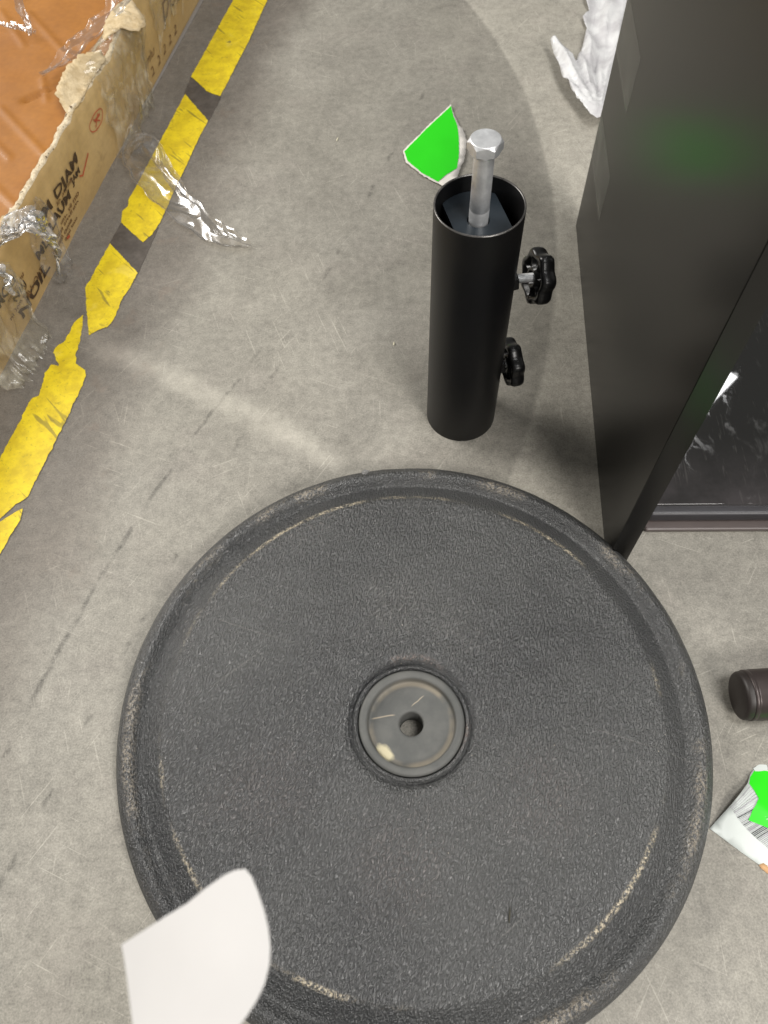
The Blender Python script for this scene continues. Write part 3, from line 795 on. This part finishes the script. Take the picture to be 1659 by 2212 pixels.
# bolt standing in the plate
hb = thing('hex_bolt', 'large zinc plated hex bolt standing upright in the top of the black tube', 'bolt', (TC.x, TC.y, .24))
bm = bmesh.new(); zo = -.24
lathe(bm, dens([(.0001, .2385+zo), (.0050, .2390+zo), (.0076, .2410+zo), (.0078, .2640+zo), (.0074, .2645+zo), (.0074, .2652+zo), (.0077, .2658+zo), (.0076, .3100+zo), (.0076, .3150+zo)], .01), 48)
bmesh.ops.recalc_face_normals(bm, faces=bm.faces); obj('shank', bm, M_zinc, hb)
bm = bmesh.new(); rws = []
HR = .0131
prof = [(.0001, .3145), (.0110, .3145), (.0114, .3150), (1, .3160), (2, .3226), (.0112, .3240), (.0107, .3244), (.0050, .3241), (.0001, .3240)]
def hexr(a, R_): b = (a+PI/6) % (PI/3)-PI/6; return R_*math.cos(PI/6)/math.cos(b)
for r, z in prof:
    row = []
    for k in range(96):
        a = 2*PI*k/96; hr = hexr(a, HR)
        if r == 1: rr, zz = hr, z+.0008*((hr/HR)-.87)*4
        elif r == 2: rr, zz = hr, z+.0006-.0075*(hr/HR-.866)*1.6
        else: rr, zz = r, z
        a2 = a+.42
        row.append(bm.verts.new((rr*math.cos(a2), rr*math.sin(a2), zz+zo)))
    rws.append(row)
for i in range(len(rws)-1):
    for k in range(96): bm.faces.new((rws[i][k], rws[i][(k+1) % 96], rws[i+1][(k+1) % 96], rws[i+1][k]))
bmesh.ops.recalc_face_normals(bm, faces=bm.faces); obj('head', bm, M_zinc, hb, smooth=False)

# ------------------------------------------------------------------ black board standing at right
PA = Vector((.207, .311, 0)); PD = Vector((.1075, .9942, 0)).normalized(); PN = Vector((-PD.y, PD.x, 0)); PL = .4573; PH = .52; PT = .018
bp_ = thing('black_board', 'tall black satin board standing on its edge with clear tape strips on its far edge', 'board', PA+PD*.2)
bm = bmesh.new(); vs = [bm.verts.new(PA+PD*s-PN*n+Vector((0, 0, z))-(PA+PD*.2)) for s in (0, PL) for n in (0, PT) for z in (.0005, PH)]
bmesh.ops.convex_hull(bm, input=vs); bmesh.ops.bevel(bm, geom=bm.edges[:], offset=.0007, segments=2, affect='EDGES')
obj('board', bm, M_panel, bp_, smooth=False)
for i, (za, zb, cl) in enumerate(((.2195, .2725, .351), (.0990, .1530, .350))):
    bm = bmesh.new(); n, m = 26, 14; rr = []
    for a in range(n+1):
        row = []
        s = cl + (PL+.0008-cl)*a/(n-2) if a <= n-2 else PL+.0008
        for b in range(m+1):
            z = za+(zb-za)*b/m
            off = .0005+ .0004*max(0, noise.noise(Vector((s*60, z*60, i*5))))
            if a <= n-2:
                sw = s+(.0015*noise.noise(Vector((z*300, i, 1))) if a == 0 else 0)
                p = PA+PD*sw+PN*off
            else: p = PA+PD*(PL+.0006)-PN*(.016*(a-(n-2))/2)
            row.append(bm.verts.new(p+Vector((0, 0, z))-(PA+PD*.2)))
        rr.append(row)
    for a in range(n):
        for b in range(m): bm.faces.new((rr[a][b], rr[a+1][b], rr[a+1][b+1], rr[a][b+1]))
    obj('clear_tape_strip', bm, M_ptape, bp_)

# ------------------------------------------------------------------ glossy board lying flat behind it
SO = Vector((.2495, .3425, 0)); SX = Vector((.998, -.062, 0)).normalized(); SY = Vector((.062, .998, 0)).normalized()
sb = thing('flat_board', 'dusty glossy black board lying flat on the floor behind the standing board', 'board', SO)
def rbox(x0, y0, x1, y1, z0, z1, bev, seg=4):
    b = bmesh.new(); vs = [b.verts.new(SX*x+SY*y+Vector((0, 0, z))) for x in (x0, x1) for y in (y0, y1) for z in (z0, z1)]
    bmesh.ops.convex_hull(b, input=vs); bmesh.ops.dissolve_limit(b, angle_limit=.01, verts=b.verts, edges=b.edges)
    bmesh.ops.bevel(b, geom=b.edges[:], offset=bev, segments=seg, affect='EDGES', profile=.5); return b
obj('foot_strip', rbox(0, -.002, .75, .395, .0005, .0060, .002), M_slabfoot, sb, smooth=False)
obj('edging', rbox(.001, .006, .748, .393, .0065, .0205, .0045, 5), M_slabrim, sb)
obj('top_panel', rbox(.003, .0155, .745, .388, .0180, .0245, .0005), M_slab, sb, smooth=False)

# ------------------------------------------------------------------ pipe
PP = Vector((.2865, .1722, .0212))
pp = thing('metal_pipe', 'dark bronze pipe with a capped end lying at the right edge', 'pipe', (PP.x, PP.y, 0))
pa = Vector((1, .010, 0)).normalized(); R_ = .0212
def axial(profile, seg=64):
    b = bmesh.new(); sd = Vector((-pa.y, pa.x, 0)); rr = []
    for x, r in profile: rr.append([b.verts.new(pa*x+(sd*math.cos(2*PI*k/seg)+Vector((0, 0, 1))*math.sin(2*PI*k/seg))*r+Vector((0, 0, .0212))) for k in range(seg)])
    for i in range(len(rr)-1):
        for k in range(seg): b.faces.new((rr[i][k], rr[i][(k+1) % seg], rr[i+1][(k+1) % seg], rr[i+1][k]))
    bmesh.ops.recalc_face_normals(b, faces=b.faces); return b
obj('pipe_body', axial([(.0062, .0196), (.0062, .0206), (.0066, R_), (.0095, R_), (.0100, .0207), (.0106, R_), (.5, R_), (.5, .001)]), M_pipe, pp)
obj('end_cap', axial([(.0, .0001), (.0, .0170), (.0008, .0192), (.0025, .0202), (.0060, .0204)]), M_cap, pp)

# ------------------------------------------------------------------ green scrap
def zs(x, y): 
    return .0016+.004*noise.noise(Vector((x*14, y*14, 2)))**2+.0012*(1+noise.noise(Vector((x*25, y*25, 3))))
sc = thing('green_paper_scrap', 'torn bright green paper scrap with white edge on floor behind the bolt', 'paper', at(940, 320))
b = sheet(rag(px([(974, 229), (980, 250), (990, 274), (1001, 286), (1008, 306), (1003, 348), (992, 372), (985, 400), (965, 412), (947, 401), (909, 380), (877, 354), (870, 331), (915, 285)]), .0009, .002, 2), .008, zs, thick=.0003)
obj('white_backing', shift(b, sc.location), M_torn, sc)
b = sheet(rag(px([(974, 234), (979, 256), (986, 272), (989, 285), (991, 300), (991, 341), (987, 368), (973, 376), (960, 385), (946, 397), (910, 377), (880, 352), (873.5, 333), (917, 287)]), .0004, .002, 3), .008, lambda x, y: zs(x, y)+.0007)
obj('green_face', shift(b, sc.location), M_green, sc)

# ------------------------------------------------------------------ barcode label at lower right
LZ0 = at(1578, 1818)
e1 = (Vector(at(1637, 1861)[:2])-Vector(at(1536, 1788)[:2])).normalized()   # along the lower edge
e2 = Vector((-e1.y, e1.x))                                                  # towards the upper left
if e2.y < 0: e2 = -e2
TIP = Vector(at(1536, 1788)[:2])
def zl(x, y):
    v = Vector((x, y))-TIP; a, b_ = v.dot(e1), v.dot(e2)
    z = .0012+.010*max(0, min(1, b_/.035))**1.5 + .0012*math.sin(a*90)*max(0, b_)*20
    f = b_ - (.022+a*.30)
    if f > 0: z -= f*.30
    return z+.0005*noise.noise(Vector((x*60, y*60, 3)))
lb = thing('price_label', 'crumpled white barcode label with green stickers at the lower right edge', 'label', (TIP.x, TIP.y, 0))
lab_px = [(1537, 1788), (1556, 1802), (1578, 1818), (1608, 1841), (1637, 1861), (1659, 1876), (1720, 1918), (1760, 1850), (1760, 1690), (1700, 1640), (1659, 1650), (1650, 1648), (1637, 1653), (1624, 1672), (1617, 1690), (1598, 1714), (1575, 1743)]
ph = .006
b = sheet(px(lab_px, ph), .006, zl, thick=.0003); obj('label_paper', shift(b, lb.location), M_white, lb)
b = sheet(rag(px([(1638, 1659), (1648, 1661), (1665, 1663), (1720, 1655), (1735, 1740), (1720, 1830), (1690, 1802), (1659, 1790), (1616, 1772), (1622, 1752), (1636, 1726), (1629, 1710), (1619, 1692), (1623, 1677)], ph), .0003, .002, 4), .005, lambda x, y: zl(x, y)+.0008)
obj('green_sticker', shift(b, lb.location), M_green, lb)
b = sheet(rag(px([(1632, 1657), (1641, 1650), (1652, 1646), (1662, 1650), (1665, 1665), (1648, 1663), (1637, 1663)], ph), .0008, .0015, 4), .004, lambda x, y: zl(x, y)+.0011)
obj('torn_corner', shift(b, lb.location), M_white, lb)
rb = random.Random(5); bd = bmesh.new(); bl = bmesh.new()
k = 0
for i in range(46):
    t = i/45.0
    # start points run down the left margin of the code, ends run towards the stickers
    sx, sy = 1578+t*112, 1745+t*118
    bow = 7*math.sin(PI*min(1, t*1.4)); sx -= bow*.9
    Ln = 62+rb.uniform(-3, 3)
    ang = math.radians(-47+20*min(1, t*7)-11*max(0, t-.14))
    wd = rb.choice((.7, .9, 1.5, 2.0)); dark = rb.random() < .38
    tgt = bd if dark else bl
    n = 14; pr0 = None
    for j in range(n+1):
        q = j/n; xx = sx+Ln*q*math.cos(ang); yy = sy+Ln*q*math.sin(ang)+2.0*math.sin(q*6+t*5)*.4
        nx_, ny_ = -math.sin(ang)*wd/2, math.cos(ang)*wd/2
        pw = []
        for sg in (-1, 1):
            w_ = at(xx+nx_*sg, yy+ny_*sg, ph); pw.append(tgt.verts.new((w_.x, w_.y, zl(w_.x, w_.y)+.00055)))
        if pr0: tgt.faces.new((pr0[0], pr0[1], pw[1], pw[0]))
        pr0 = pw
obj('barcode', shift(bd, lb.location), M_bar, lb, smooth=False)
obj('barcode', shift(bl, lb.location), M_bar2, lb, smooth=False)
b = sheet(rag(px([(1638, 1868), (1648, 1864), (1700, 1900), (1690, 1915), (1655, 1885), (1643, 1876)]), .0008, .002), .006, lambda x, y: .0012, thick=.0008)
tag(obj('cardboard_scrap', b, simple('tan_card', (.60, .36, .18), .8)), 'small tan cardboard scrap poking out under the barcode label', 'cardboard')

# ------------------------------------------------------------------ white plastic bag at upper right
bag = [(1265, -60), (1265, 0), (1274, 16), (1259, 34), (1268, 58), (1263, 80), (1256, 108), (1244, 128), (1229, 130), (1212, 118), (1195, 103), (1186, 104), (1193, 122), (1201, 146), (1212, 176), (1226, 204), (1250, 238), (1272, 264), (1286, 273), (1330, 262), (1420, 120), (1420, -60)]
edge = [Vector(at(x, y)[:2]) for x, y in ((1186, 104), (1201, 146), (1226, 204), (1250, 238), (1286, 273))]
bc = Vector(at(1290, 120)[:2])
def zb_(x, y):
    p = Vector((x, y)); de = min(segd(p, edge[i], edge[i+1]) for i in range(4))
    z = .017*math.exp(-(de/.035)**2)
    v = p-Vector(at(1286, 275)[:2]); a = math.atan2(v.x, v.y)
    z += .0045*math.sin(a*24+noise.noise(Vector((x*12, y*12, 1)))*3)*min(1, v.length/.12) + .0022*math.sin(a*61+2*noise.noise(Vector((x*20, y*20, 1))))*min(1, v.length/.08)
    z += .0012*noise.noise(Vector((x*25, y*25, 4)))
    return max(.0008, z+.005)
b = sheet(rag(px(bag, .008), .0004, .003, 3), .0035, zb_, thick=.0002)
tag(obj('plastic_bag', b, M_bag), 'creased white plastic wrapping lying on the floor against the black board', 'plastic bag')

# ------------------------------------------------------------------ sheet of paper held near the lens
def near_sheet():
    out = [(240, 2040), (300, 2007), (350, 1978), (400, 1950), (440, 1918), (482, 1889), (505, 1878), (526, 1875), (540, 1892), (553, 1925), (566, 1965), (575, 2005), (579, 2045), (577, 2085), (568, 2125), (553, 2160), (532, 2195), (512, 2222), (470, 2330), (330, 2420), (300, 2330), (284, 2260), (268, 2180), (255, 2110), (247, 2070)]
    def zf(x, y):
        return .415 + .10*(y-.0)*0 + .003*math.sin((x+.09)*45) - 6*(x+.06)**2 + .12*max(0, -y)
    return sheet(px(out, .42), .004, zf, jit=.1)
tag(obj('paper_sheet', near_sheet(), M_sheet), 'blurred white paper corner close to the lens at the lower left', 'paper')
